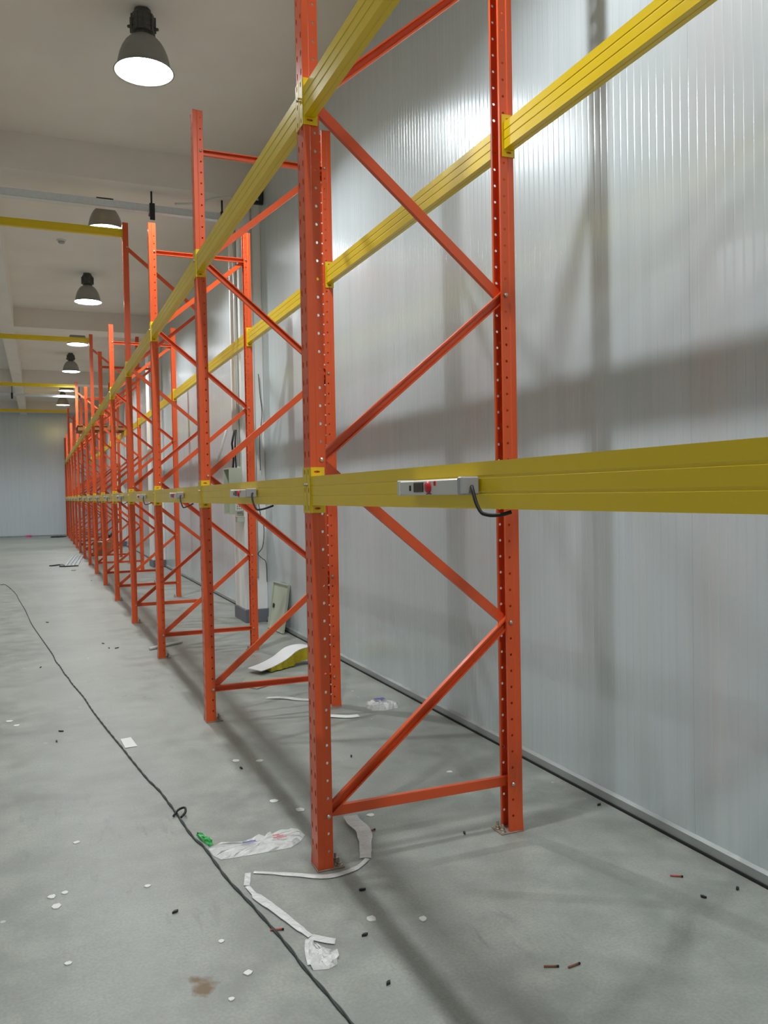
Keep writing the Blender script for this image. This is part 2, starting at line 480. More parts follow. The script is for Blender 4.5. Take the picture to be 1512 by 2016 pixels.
# ------------------------------------------------------------------ beams
def beam_profile(w, h):
    g, gh = .0018, .004
    P = [(0, 0), (w * .42, 0), (w * .45, g), (w * .55, g), (w * .58, 0), (w, 0)]
    for zc in (h * .34, h * .68):
        P += [(w, zc - gh), (w - g, zc - gh * .3), (w - g, zc + gh * .3), (w, zc + gh)]
    P += [(w, h), (w * .58, h), (w * .55, h - g * .7), (w * .45, h - g * .7), (w * .42, h), (0, h)]
    for zc in (h * .68, h * .34):
        P += [(0, zc + gh), (g, zc + gh * .3), (g, zc - gh * .3), (0, zc - gh)]
    return P
BW, BH = .05, .12
BL = BAY - .104
BEAM = MB().prism(beam_profile(BW, BH), -BL / 2, BL / 2).mesh('beam_bar', M_YELLOW)
def connector_mesh():          # far-end connector of a beam seen from its bay (bay lies towards -y); origin at upright centre, connector bottom
    vs, fs, ca = [], [], {}
    rows1 = [(0, .012, 0), (.012, .052, 0), (.052, .138, 0), (.138, .178, 0), (.178, .19, 0)]
    slots = [(0, .003, 0), (.003, .0376, .013), (.0376, .078, 0), (.078, .1126, .013), (.1126, .153, 0), (.153, .1876, .013), (.1876, .19, 0)]
    perf(vs, fs, ca, (-.0035, -.003), (-.0035, -.0495), [(.021, .010, .0062)], slots)
    ovals = [(0, .010, 0), (.010, .028, .005), (.028, .0775, 0), (.0775, .162, 0), (.162, .180, .005), (.180, .19, 0)]
    # rows must line up where the two legs meet, so the corner is a narrow bend strip of its own
    perf(vs, fs, {}, (-.0035, -.0495), (.060, -.0495), [(.030, .018, .014)], ovals)
    return sheet_mesh('end_connector', vs, fs, M_YELLOW, .0035)
CONN = connector_mesh()
CONN_M = CONN.copy(); CONN_M.name = 'end_connector_mirror'
for v in CONN_M.vertices: v.co.y = -v.co.y
CONN_M.flip_normals()
PIN = MB().lathe([(.004, 0), (.006, .002), (.006, .007), (.003, .009), (0, .009)], 8, axis='x', smooth=False).mesh('safety_pin', M_ZINC)
for v in PIN.vertices: v.co.x = -v.co.x
PIN.flip_normals()

def rack_beam(bay, side, zc, label, group):
    """beam of bay between frames bay-1 and bay; zc = underside of its end connectors"""
    ym = (fy(bay - 1) + fy(bay)) / 2
    root = thing('rack_beam', label, 'beam', (XF if side == 'front' else XF + DEPTH, ym, zc), (0, 0, 0) if side == 'front' else (0, 0, PI), group)
    link('beam_bar', BEAM, root, (.0015, 0, .032))
    c1 = link('end_connector', CONN, root, (0, BAY / 2, 0)); c2 = link('end_connector', CONN_M, root, (0, -BAY / 2, 0))
    sub(c1, link('safety_pin', PIN, root, (-.0035, BAY / 2 - .012, .118))); sub(c2, link('safety_pin', PIN, root, (-.0035, -BAY / 2 + .012, .118)))
    return root
ZC1, ZC2 = 1.508, 3.106
for b in range(1, NFR):
    w = 'nearest' if b == 1 else 'farthest' if b == NFR - 1 else ORD[b] + ' from the camera'
    rack_beam(b, 'front', ZC1, 'yellow rack beam at eye level on the aisle side, ' + w + ', carrying a small control box', 'lower aisle-side rack beams')
    rack_beam(b, 'front', ZC2, 'yellow rack beam high overhead on the aisle side, ' + w, 'upper aisle-side rack beams')
    rack_beam(b, 'rear', ZC2, 'yellow rack beam high overhead on the wall side, ' + w, 'upper wall-side rack beams')

# tie beams across the aisle
def tie_beam(k, label):
    L = XF - XOPP
    root = thing('tie_beam', label, 'beam', (XF, fy(k), 4.858), group='yellow tie beams across the aisle')
    link('beam_bar', MB().prism(beam_profile(.05, .096), -L + .01, -.006).mesh('tie_bar', M_YELLOW), root, (0, -.025, 0)).matrix_local = Matrix.Rotation(-PI / 2, 4, 'Z') @ Matrix.Translation((-.025, 0, 0))
    link('end_plate', MB().bbox(-.007, 0, -.044, .044, -.03, .125, .001).mesh('end_plate', M_YELLOW), root)
    link('end_plate', MB().bbox(-L, -L + .007, -.044, .044, -.03, .125, .001).mesh('end_plate', M_YELLOW), root)
    link('bolt', MB().lathe([(0, -.012), (.009, -.01), (.009, 0), (0, 0)], 8, axis='x', smooth=False).mesh('bolt', M_ZINC), root, (-.008, 0, -.018))
tie_beam(4, 'nearest yellow tie beam crossing overhead, in front of the second lamp')
tie_beam(7, 'second yellow tie beam from the camera, brightly lit beside a lamp')
tie_beam(10, 'third yellow tie beam from the camera, crossing high overhead')
tie_beam(13, 'farthest yellow tie beam, just above the top of the far wall')

# ------------------------------------------------------------------ control boxes on the lower beams
LEN, HH, DD = .385, .042, .05
BOXM = MB().bbox(-DD, 0, 0, LEN - .018, 0, HH, .004).mesh('box_body', M_WHITEPL)
CAPN = MB().bbox(-DD - .003, .0, -.022, .002, -.001, HH + .004, .004).mesh('end_cap', M_GREYPL)
CAPF = MB().bbox(-DD - .002, .0, LEN - .021, LEN, -.001, HH + .002, .003).mesh('end_cap', M_WHITEPL)
DISP = MB().bbox(-DD - .0025, -DD + .002, 0, .062, 0, .027, .001).mesh('display', M_DISPLAY)
BUT = MB().lathe([(.0165, 0), (.0165, .003), (.0145, .0035), (.0145, .006), (.012, .008), (0, .0085)], 20, axis='x').mesh('push_button', M_RED)
for v in BUT.vertices: v.co.x = -v.co.x
BUT.flip_normals()
SWI = MB().bbox(-DD - .003, -DD + .002, 0, .008, 0, .016, .001).mesh('small_switch', M_DISPLAY)
LED = MB().bbox(-DD - .003, -DD + .002, 0, .009, 0, .013, .001).mesh('indicator', M_RED)
INK = MB().box(-DD - .0012, -DD + .001, 0, .03, 0, .0025).mesh('lettering', M_DISPLAY)
def cord_mesh(sag, run):
    pts = [(-.02, -.018, .02), (-.026, -.030, .018), (-.030, -.044, .004), (-.030, -.058, -.022), (-.026, -.074, -.044), (-.018, -.086, -.050 - sag), (-.006, -.098, -.052 - sag), (.012, -.104 - run * .5, -.050 - sag * .5), (.030, -.106 - run, -.044)]
    sm = []
    for i in range(len(pts) - 1):
        p0, p1, p2, p3 = [Vector(pts[max(0, min(len(pts) - 1, i + j))]) for j in (-1, 0, 1, 2)]
        for s in range(4):
            t = s / 4
            sm.append(.5 * ((2 * p1) + (-p0 + p2) * t + (2 * p0 - 5 * p1 + 4 * p2 - p3) * t * t + (-p0 + 3 * p1 - 3 * p2 + p3) * t ** 3))
    sm.append(Vector(pts[-1]))
    return MB().tube(sm, .0048, 8).mesh('power_cord', M_BLACK)
CORDS = [cord_mesh(.0, .02), cord_mesh(.012, .12), cord_mesh(.02, .15)]
start = {1: 1.865, 2: 4.20, 3: 6.54}
for b in range(1, NFR):
    y0 = start.get(b, fy(b) - 1.78 + random.uniform(-.06, .06))
    w = 'nearest' if b == 1 else 'farthest' if b == NFR - 1 else ORD[b] + ' from the camera'
    root = thing('control_box', 'white control box with red button and black cord on eye-level beam, ' + w, 'control box', (XF - .004, y0, ZC1 + .032 + .037), group='control boxes on the lower beams')
    bd = link('box_body', BOXM, root)
    cn = link('end_cap', CAPN, root); cn['label'] = 'grey end cap with the cord outlet'
    link('end_cap', CAPF, root)
    if b <= 7:
        sub(bd, link('display', DISP, root, (0, .205, .008)), link('push_button', BUT, root, (-DD, .172, .021)),
            link('small_switch', SWI, root, (0, .288, .012)), link('indicator', LED, root, (0, .128, .025)), link('lettering', INK, root, (0, .157, .002)))
    sub(cn, link('power_cord', CORDS[0 if b == 1 else 1 + b % 2], root))

# ------------------------------------------------------------------ high-bay lamps
def bell_mesh():
    prof = [(.06, .30), (.085, .292), (.12, .270), (.152, .235), (.178, .19), (.198, .14), (.211, .085), (.221, .035), (.226, .018), (.246, .006), (.250, 0), (.246, -.004), (.238, 0), (.218, .016), (.206, .085), (.193, .14), (.172, .19), (.146, .235), (.115, .266), (.06, .29)]
    return MB().lathe(prof + [prof[0]], 40, caps=False).mesh('bell', M_BELL, fix=True)
BELL = bell_mesh()
LENS = MB().lathe([(.228, .006), (.213, .03), (.2, .085), (.186, .14), (.164, .19), (.136, .232), (.10, .258), (0, .262)], 28, caps=False).mesh('reflector', M_EMIT, fix=False)
cm = MB().lathe([(.04, .292), (.075, .294), (.075, .318), (.096, .324), (.1, .33), (.1, .345), (.096, .35), (.096, .365), (.1, .37), (.1, .39), (.096, .395), (.096, .41), (.1, .415), (.1, .44), (.096, .45), (.092, .47), (.07, .497), (.07, .512), (0, .512)], 20, smooth=False)
for a in range(10):
    an = 2 * PI * a / 10
    cm.box(.094, .108, -.006, .006, .325, .455, Matrix.Rotation(an, 4, 'Z'))
CAN = cm.mesh('ballast_housing', M_LAMPBODY)
BULB = bpy.data.lights.new('bulb_light', 'SPOT')
BULB.energy = BULB_WATTS; BULB.color = LAMP_COLOR; BULB.shadow_soft_size = .055
BULB.spot_size = math.radians(150); BULB.spot_blend = .15
BULB2 = BULB.copy(); BULB2.energy = BULB_WATTS_LEFT
HOOK = MB().bbox(-.05, .05, -.05, .05, .505, .52, .004).mesh('ceiling_plate', M_LAMPBODY)
KNOB = MB().lathe([(.012, 0), (.014, .02), (.008, .03), (0, .03)], 8, axis='x', smooth=False).mesh('clamp_knob', M_LAMPBODY)
lamp_y = [-1.35, 3.14, 7.257, 11.663, 16.035, 20.50, 24.88, 29.32, 33.77]
lab = ['bell lamp hanging behind the camera, out of view', 'bell lamp hanging above the nearest rack bay, out of view',
       'nearest and largest glowing bell lamp under the ceiling', 'dark domed bell lamp half hidden behind the nearest tie beam and cable tray',
       'third bell lamp from the camera, hanging clear with dark ribbed housing', 'fourth bell lamp, its housing hidden behind the second tie beam',
       'fifth bell lamp from the camera, hanging clear below the second tie beam', 'sixth bell lamp, squeezed under the third tie beam',
       'farthest visible bell lamp, just above the last tie beam']
for i, (xl, yl) in enumerate([(.905, yy) for yy in lamp_y] + [(-4.8, yy + 2.3) for yy in lamp_y]):
    if i < 9: root = thing('high_bay_lamp', lab[i], 'lamp', (xl, yl, CEIL - .52), (0, 0, random.uniform(0, 3)), 'row of high-bay lamps')
    else: root = thing('high_bay_lamp', ORD[i - 8] + ' bell lamp of the next row to the left, out of view', 'lamp', (xl, yl, CEIL - .52), (0, 0, 0), 'lamp rows out of view')
    link('bell', BELL, root); link('reflector', LENS, root); bh = link('ballast_housing', CAN, root)
    link('ceiling_plate', HOOK, root)
    link('bulb_light', BULB if i < 9 else BULB2, root, (0, 0, .13))
    sub(bh, link('clamp_knob', KNOB, root, (.1, 0, .38)), link('clamp_knob', KNOB, root, (-.1, 0, .36), (0, 0, PI)))

# ------------------------------------------------------------------ columns
SHAFT = MB().bbox(0, WALLX - 2.345, -.3, .3, .16, CEIL - .41, .006).mesh('shaft', M_COLUMN)
PLIN = MB().bbox(-.012, WALLX - 2.345, -.312, .312, 0, .16, .004).mesh('plinth', M_PLINTH)
for yc, lb in ((1.28, 'white wall column beside the nearest bay, out of view'), (10.44, 'nearest visible white square column with grey plinth and electrical cabinet'),
               (19.6, 'second white square column along the right wall, seen through the rack'), (28.75, 'third white column along the right wall, mostly behind rack frames')):
    root = thing('column', lb, 'column', (2.345, yc, 0), group='columns along the right wall')
    link('shaft', SHAFT, root); link('plinth', PLIN, root)

# fittings of the nearest column
def rod(name, pts, r, mat, label, cat, seg=8):
    return tag(link(name, MB().tube(pts, r, seg).mesh(name, mat)), label, cat)
YC = 10.14
rod('conduit', [(2.50, YC - .012, 5.2), (2.50, YC - .012, .55)], .010, M_WHITEPL, 'white vertical conduit on the near side of the cabinet column', 'pipe')
rod('conduit', [(2.325, 10.30, 5.25), (2.325, 10.30, 1.96)], .02, M_WHITEPL, 'white conduit down the aisle face of the column into the cabinet', 'pipe')
cb = thing('electrical_cabinet', 'open pale green electrical cabinet on the white column', 'cabinet', (2.345, 10.38, 1.36))
link('case', MB().box(-.165, 0, -.17, -.155, 0, .58).box(-.165, 0, .155, .17, 0, .58).box(-.165, 0, -.155, .155, .565, .58).box(-.165, 0, -.155, .155, 0, .015).box(-.012, 0, -.155, .155, .015, .565).mesh('case', M_CABINET), cb)
bk = link('back_board', MB().bbox(-.03, -.013, -.14, .14, .04, .54, .002).mesh('back_board', M_CABIN), cb)
for i in range(3):
    sub(bk, link('breaker', MB().bbox(-.07, -.03, -.09 + i * .065, -.04 + i * .065, .24, .34, .004).mesh('breaker', M_WHITEPL), cb))
sk = thing('socket', 'white wall socket box with outlet slots below the cabinet on the column', 'socket', (2.30, YC, 1.40))
spl = link('socket_plate', MB().bbox(-.065, .02, -.035, 0, 0, .09, .004).mesh('socket_plate', M_WHITEPL), sk)
for dx in (-.045, -.022, 0):
    for dz in (.03, .058):
        sub(spl, link('outlet_slot', MB().box(dx - .004, dx + .004, -.0365, -.034, dz - .006, dz + .006).mesh('outlet_slot', M_DISPLAY), sk))
bx_ = thing('junction_box', 'small pale box under the socket on the column corner', 'box', (2.345, YC + .03, 1.26))
link('case', MB().bbox(-.09, 0, -.04, .05, 0, .065, .004).mesh('case', M_CABINET), bx_)
link('lid', MB().bbox(-.095, 0.0, -.044, .054, .065, .073, .002).mesh('lid', M_WHITEPL), bx_)
rod('loose_trunking', [(2.20, 10.40, 2.42), (2.12, 10.68, 1.96)], .018, M_WHITEPL, 'white trunking strip leaning diagonally above the cabinet', 'trunking', 4)
tag(link('cable_bundle', MB().tube([(2.28, 10.30, 2.42), (2.25, 10.32, 2.25), (2.27, 10.33, 2.05), (2.26, 10.34, 1.93)], .014, 8).tube([(2.29, 10.28, 2.42), (2.28, 10.28, 2.2), (2.29, 10.29, 1.93)], .011, 8).mesh('cable_bundle', M_BLACK)),
    'thick black cables dropping into the top of the electrical cabinet', 'cable')
def smooth(pts, n=6):
    out = []
    P = [Vector(p) for p in pts]
    for i in range(len(P) - 1):
        p0, p1, p2, p3 = P[max(0, i - 1)], P[i], P[i + 1], P[min(len(P) - 1, i + 2)]
        for s in range(n):
            t = s / n
            out.append(.5 * ((2 * p1) + (-p0 + p2) * t + (2 * p0 - 5 * p1 + 4 * p2 - p3) * t * t + (-p0 + 3 * p1 - 3 * p2 + p3) * t ** 3))
    out.append(P[-1]); return out
rod('loose_wire', smooth([(2.55, YC - .05, 3.1), (2.565, YC - .05, 2.85), (2.585, YC - .05, 2.6), (2.55, YC - .05, 2.3), (2.55, YC - .05, 1.9)]), .005, M_GREYCABLE, 'thin grey wire hanging on the near face of the column, above the beam', 'wire', 6)
rod('loose_wire', smooth([(2.50, YC - .045, 1.60), (2.54, YC - .045, 1.35), (2.58, YC - .045, 1.18), (2.56, YC - .045, .95), (2.50, YC - .045, .86), (2.55, YC - .05, .80), (2.60, YC - .04, .74), (2.61, YC - .03, .5)]), .0045, M_BLACK, 'thin black wire looping down the near face of the column, below the beam', 'wire', 6)

# ------------------------------------------------------------------ cable trays under the ceiling
def cable_tray(y0, y1, z, label, hang, ztop):
    root = thing('cable_tray', label, 'cable tray', (0, 0, 0), group='galvanised cable trays')
    X0 = -6.0
    L = Vector((2.30 - X0, y1 - y0, 0))
    ang = math.atan2(L.y, L.x)
    m = Matrix.Translation((X0, y0, z)) @ Matrix.Rotation(ang, 4, 'Z')
    ln = L.length
    link('channel', MB().box(0, ln, -.05, .05, 0, .003, m).box(0, ln, -.05, -.047, 0, .075, m).box(0, ln, .047, .05, 0, .075, m).mesh('channel', M_GALV), root)
    link('lid', MB().bbox(0, ln * .985, -.056, .056, .075, .083, .001, m).mesh('lid', M_GALV), root)
    for hx in hang:
        q = m @ Vector((hx - X0, 0, 0))
        link('hanger_rod', MB().tube([(q.x, q.y, z + .10), (q.x, q.y, ztop)], .012, 6).mesh('hanger_rod', M_DARK), root)
        link('hanger_bracket', MB().box(q.x - .03, q.x + .03, q.y - .066, q.y + .066, z - .02, z - .001).box(q.x - .03, q.x + .03, q.y - .068, q.y - .060, z - .10, z + .10).box(q.x - .03, q.x + .03, q.y + .060, q.y + .068, z - .02, z + .10).box(q.x - .03, q.x + .03, q.y - .066, q.y + .066, z + .088, z + .10).mesh('hanger_bracket', M_DARK), root)
    return root
cable_tray(10.2, 10.36, 5.03, 'nearest galvanised cable tray crossing under the ceiling before the second lamp', (-4, -1.4, 1.34, 2.2), CEIL - .41)
cable_tray(29.5, 29.95, 5.02, 'far galvanised cable tray crossing under the ceiling near the far wall', (-4, -.75, 1.34), CEIL)
rod('flexible_conduit', smooth([(1.60, 10.24, 5.14), (1.85, 10.16, 5.15), (2.1, 10.08, 5.22), (2.35, 10.06, 5.24), (2.55, 10.06, 5.25)]), .014, M_WHITEPL, 'white flexible conduit curving from the near tray to the wall', 'pipe')
tag(link('conduit_bracket', MB().box(2.36, 2.62, 9.96, 10.0, 5.16, 5.2).box(2.58, 2.62, 9.94, 10.02, 5.2, 5.45).mesh('conduit_bracket', M_DARK)), 'dark steel bracket on the wall above the nearest column', 'bracket')
sd = thing('smoke_detector', 'small round smoke detector on the ceiling near the third lamp', 'smoke detector', (.42, 14.1, CEIL))
link('base', MB().lathe([(.07, 0), (.07, -.015), (.06, -.02), (0, -.02)], 20).mesh('base', M_WHITEPL), sd)
link('sensor_head', MB().lathe([(.052, -.02), (.048, -.045), (.03, -.055), (0, -.055)], 20).mesh('sensor_head', M_GREYPL), sd)

# ------------------------------------------------------------------ pallet on the upper beams
pl = thing('wooden_pallet', 'brown wooden pallet lying across the upper beams far down the row', 'pallet', (1.52, 21.95, ZC2 + .152))
for i in range(3):
    link('bearer', MB().bbox(-.62, .62, -.48 + i * .44, -.40 + i * .44, .02, .12, .004).mesh('bearer', M_WOOD), pl)
for i in range(7):
    link('deck_board', MB().bbox(-.62 + i * .187, -.50 + i * .187, -.5, .5, .12, .142, .003).mesh('deck_board', M_WOOD), pl)
for i in range(3):
    link('bottom_board', MB().bbox(-.62 + i * .56, -.50 + i * .56, -.5, .5, 0, .02, .003).mesh('bottom_board', M_WOOD), pl)

# ------------------------------------------------------------------ things lying on the floor
CAB = [(-0.726, 16.945), (-0.621, 16.88), (-0.425, 15.317), (-0.339, 14.194), (-0.23, 12.841), (-0.138, 11.429), (-0.031, 10.236), (0.029, 9.599), (0.083, 9.004), (0.105, 8.622), (0.136, 8.367), (0.167, 7.982), (0.195, 7.761), (0.216, 7.512), (0.284, 6.949), (0.318, 6.536), (0.373, 6.013), (0.413, 5.665), (0.441, 5.435), (0.465, 5.212), (0.518, 4.762), (0.557, 4.526), (0.588, 4.2), (0.594, 4.125), (0.61, 3.916), (0.623, 3.816), (0.644, 3.716), (0.66, 3.53), (0.673, 3.38), (0.69, 3.266), (0.703, 3.187), (0.717, 3.105), (0.733, 2.986), (0.75, 2.869), (0.764, 2.754), (0.776, 2.614), (0.794, 2.483), (0.818, 2.29), (.85, 2.0), (.86, 1.4)]
base = smooth([(x, y, .0062) for x, y in CAB], 12)
fc = thing('floor_cable', 'long dark twisted cable snaking along the aisle floor', 'cable', (0, 0, 0))
for s in (0, PI):
    pts = []; acc = 0
    for i, p in enumerate(base):
        t = (base[min(i + 1, len(base) - 1)] - base[max(0, i - 1)]).normalized()
        if i: acc += (p - base[i - 1]).length
        side = Vector((-t.y, t.x, 0)); an = acc * 2 * PI / .26 + s
        pts.append(p + side * math.cos(an) * .0026 + Vector((0, 0, 1)) * math.sin(an) * .0026)
    link('cable_strand', MB().tube(pts, .0032, 6).mesh('cable_strand', M_GREYCABLE), fc)
tag(link('cable_clip', MB().tube(smooth([(.57, 4.14, .008), (.60, 4.18, .02), (.63, 4.17, .03), (.625, 4.12, .025), (.60, 4.10, .01)], 4), .006, 6).mesh('cable_clip', M_BLACK)), 'black wire tie sticking up from the floor cable', 'cable tie')

def ribbon(name, pts, w, mat, label, cat, th=.0007, parent=None):
    """flat strip lying along pts (x,y,z), width w (number or list)"""
    P = smooth(pts, 5); n = len(P); vs = []; fs = []
    for i, p in enumerate(P):
        t = (P[min(i + 1, n - 1)] - P[max(0, i - 1)]); t.z = 0; t.normalize()
        s = Vector((-t.y, t.x, 0)); ww = w if not isinstance(w, (list, tuple)) else w[min(len(w) - 1, int(i / n * len(w)))]
        wob = .003 * math.sin(i * 1.7)
        for a, zz in ((-.5, 0), (0, .001 + wob * .6), (.5, 0)):
            vs.append(p + s * ww * a + Vector((0, 0, zz + .001)))
        for a, zz in ((-.5, th), (0, .001 + th + wob * .6), (.5, th)):
            vs.append(p + s * ww * a + Vector((0, 0, zz + .001)))
    for i in range(n - 1):
        a, b = i * 6, i * 6 + 6
        for j in range(2):
            fs.append((a + j, a + j + 1, b + j + 1, b + j)); fs.append((a + 3 + j, b + 3 + j, b + 4 + j, a + 4 + j))
        fs.append((a, b, b + 3, a + 3)); fs.append((a + 2, a + 5, b + 5, b + 2))
    fs.append((0, 3, 4, 1)); fs.append((1, 4, 5, 2)); e = (n - 1) * 6
    fs.append((e, e + 1, e + 4, e + 3)); fs.append((e + 1, e + 2, e + 5, e + 4))
    me = MB().add(vs, fs, False).mesh(name, mat)
    o = link(name, me, parent)
    if parent is None: tag(o, label, cat)
    return o
pr = thing('packing_tape', 'long clear packing tape trailing around the foot of the nearest frame', 'tape', (0, 0, 0))
ribbon('tape_strip', [(1.36, 3.76, .012), (1.345, 3.66, .02), (1.35, 3.55, .016), (1.30, 3.40, .006), (1.265, 3.31, .002)], [.07, .075, .07, .055, .05], M_FILM, '', '', parent=pr)
ribbon('tape_strip', [(1.27, 3.30, .003), (1.19, 3.235, .003), (1.06, 3.215, .003), (.93, 3.295, .003), (.79, 3.383, .003)], [.022, .03, .035, .03, .02], M_FILM, '', '', parent=pr)
ribbon('tape_strip', [(.765, 3.385, .003), (.75, 3.33, .003), (.735, 3.28, .003)], .025, M_FILM, '', '', parent=pr)
ribbon('tape_strip', [(.735, 3.27, .004), (.75, 3.17, .004), (.79, 3.03, .006), (.83, 2.88, .005), (.855, 2.80, .003)], [.02, .04, .035, .03, .022], M_FILM, '', '', parent=pr)
ribbon('tape_strip', [(.855, 2.80, .002), (.90, 2.75, .004), (.925, 2.735, .002)], .036, M_FILM, '', '', parent=pr)
ribbon('tape_strip', [(.845, 2.785, .002), (.82, 2.71, .006), (.805, 2.63, .003)], .03, M_FILM, '', '', parent=pr)
def crumple(name, outline, h, mat, label, cat, seed, amp=.35, parent=None):
    """low crumpled sheet filling an outline polygon on the floor"""
    rnd = random.Random(seed); n = len(outline)
    cx = sum(p[0] for p in outline) / n; cy = sum(p[1] for p in outline) / n
    dense = []
    for i in range(n):
        a, b = outline[i], outline[(i + 1) % n]
        for s in range(4): dense.append((a[0] + (b[0] - a[0]) * s / 4, a[1] + (b[1] - a[1]) * s / 4))
    m = len(dense); vs = []; rings = (1.0, .85, .6, .3)
    for k, rr in enumerate(rings):
        for (x, y) in dense:
            jx = rnd.uniform(-1, 1) * .012 * (k > 0); z = .002 if k == 0 else h * (.6 + rnd.uniform(-amp, amp))
            vs.append((cx + (x - cx) * rr + jx, cy + (y - cy) * rr + rnd.uniform(-1, 1) * .012 * (k > 0), z))
    fs = []
    for k in range(len(rings) - 1):
        for i in range(m):
            j = (i + 1) % m
            fs.append((k * m + i, k * m + j, (k + 1) * m + j, (k + 1) * m + i))
    vs.append((cx, cy, h * .7)); fs += [((len(rings) - 1) * m + i, (len(rings) - 1) * m + (i + 1) % m, len(vs) - 1) for i in range(m)]
    n0 = len(vs)
    vs += [(x, y, .0005) for x, y in dense]; fs += [(n0 + (i + 1) % m, n0 + i, i, (i + 1) % m) for i in range(m)]; fs.append(tuple(n0 + i for i in range(m))[::-1])
    o = link(name, MB().add(vs, fs, False).mesh(name, mat), parent)
    if parent is None: tag(o, label, cat)
    return o
wad = crumple('tape_wad', [(.83, 2.76), (.875, 2.72), (.905, 2.66), (.885, 2.60), (.85, 2.585), (.80, 2.60), (.81, 2.70)], .02, M_FILM, '', '', 3, parent=pr)
bag = thing('plastic_wrapper', 'crumpled clear plastic wrapper with red print beside the nearest frame foot', 'wrapper', (0, 0, 0))
crumple('film', [(.66, 3.70), (.665, 3.62), (.69, 3.565), (.74, 3.56), (.86, 3.555), (1.0, 3.555), (1.06, 3.60), (1.10, 3.66), (1.09, 3.74), (1.03, 3.76), (.99, 3.735), (.93, 3.72), (.78, 3.70)], .022, M_FILM, '', '', 5, parent=bag)
for i, (px, py) in enumerate([(.96, 3.655), (.975, 3.64), (.955, 3.625), (.985, 3.62)]):
    link('red_lettering', MB().box(px - .016, px + .016, py - .004, py + .004, .0285, .0295).mesh('red_lettering', M_REDINK), bag)
link('blue_lettering', MB().box(.80, .86, 3.63, 3.64, .0285, .0295).mesh('blue_lettering', M_BLUEINK), bag)
b2 = thing('plastic_bag', 'small clear plastic bag with blue print by the wall, behind the nearest bay', 'bag', (0, 0, 0))
crumple('film', [(2.19, 5.66), (2.20, 5.56), (2.28, 5.52), (2.40, 5.55), (2.44, 5.60), (2.40, 5.70), (2.30, 5.78), (2.22, 5.74)], .045, M_FILM, '', '', 8, parent=b2)
link('blue_lettering', MB().box(2.27, 2.35, 5.67, 5.71, .047, .049).mesh('blue_lettering', M_BLUEINK), b2)
ribbon('plastic_strip', [(1.83, 5.60, .003), (1.90, 5.53, .006), (1.98, 5.48, .004), (2.06, 5.47, .003)], .07, M_PAPER, 'white plastic strip on the floor at the foot of the second rear upright', 'strip')
ribbon('plastic_strip', [(1.60, 6.28, .003), (1.72, 6.2, .008), (1.82, 6.1, .004), (1.95, 6.02, .006), (2.02, 6.0, .003)], .06, M_FILM, 'clear film strip on the floor between the two nearest frames', 'strip')
tag(link('paper_card', MB().add([(.448, 5.638, .002), (.515, 5.645, .002), (.534, 5.428, .002), (.458, 5.424, .002), (.448, 5.638, .004), (.515, 5.645, .006), (.534, 5.428, .004), (.458, 5.424, .005)], [(0, 1, 2, 3), (4, 7, 6, 5), (0, 4, 5, 1), (1, 5, 6, 2), (2, 6, 7, 3), (3, 7, 4, 0)]).mesh('paper_card', M_PAPER)), 'white square paper card beside the floor cable', 'card')
crumple('green_wrapper', [(.635, 3.88), (.655, 3.88), (.68, 3.80), (.69, 3.74), (.672, 3.725), (.652, 3.78)], .02, M_GREEN, 'small bright green wrapper touching the floor cable', 'wrapper', 11)

# sandwich panel scraps
sp = thing('sandwich_panel_scrap', 'torn white panel scrap with yellow foam core lying behind the second frame', 'panel scrap', (0, 0, 0))
top = [(1.68, 7.26, .045), (1.82, 7.36, .055), (1.96, 7.44, .09), (2.10, 7.52, .15), (2.24, 7.52, .17), (2.34, 7.48, .15)]
tp = smooth(top, 5); vs = []; fs = []
dirv = Vector((.08, -.18, 0))
for p in tp:
    vs += [p, p + dirv, p + dirv + Vector((0, 0, -.006)), p + Vector((0, 0, -.006))]
for i in range(len(tp) - 1):
    a, b = i * 4, i * 4 + 4
    for j in range(4): fs.append((a + j, a + (j + 1) % 4, b + (j + 1) % 4, b + j))
fs.append((0, 1, 2, 3)); e = (len(tp) - 1) * 4; fs.append((e + 3, e + 2, e + 1, e))
link('steel_skin', MB().add(vs, fs).mesh('steel_skin', M_WHITESHEET), sp)
vs = []; fs = []; rnd = random.Random(4)
for i, p in enumerate(tp[4:]):
    q = p + dirv
    z1 = q.z - .007; z0 = max(.010, q.z - .10 - rnd.uniform(0, .02))
    vs += [p + dirv * .15 + Vector((0, 0, -.008)), Vector((q.x, q.y + rnd.uniform(-.008, .01), z1)), Vector((q.x, q.y + rnd.uniform(-.02, .015), z0)), Vector((p.x, p.y, z0))]
k = len(tp[4:])
for i in range(k - 1):
    a, b = i * 4, i * 4 + 4
    for j in range(4): fs.append((a + j, a + (j + 1) % 4, b + (j + 1) % 4, b + j))
fs.append((0, 1, 2, 3)); e = (k - 1) * 4; fs.append((e + 3, e + 2, e + 1, e))
link('foam_core', MB().add(vs, fs).mesh('foam_core', M_FOAM), sp)
tag(link('sheet_offcut', MB().add([(1.50, 6.76, .002), (1.60, 6.60, .002), (2.0, 6.86, .002), (1.62, 7.10, .002), (1.50, 6.76, .008), (1.60, 6.60, .008), (2.0, 6.86, .008), (1.62, 7.10, .008)],
    [(0, 1, 2, 3), (4, 7, 6, 5), (0, 4, 5, 1), (1, 5, 6, 2), (2, 6, 7, 3), (3, 7, 4, 0)]).mesh('sheet_offcut', M_GREYSHEET)), 'grey sheet offcut lying on the floor under the foam panel scrap', 'sheet')

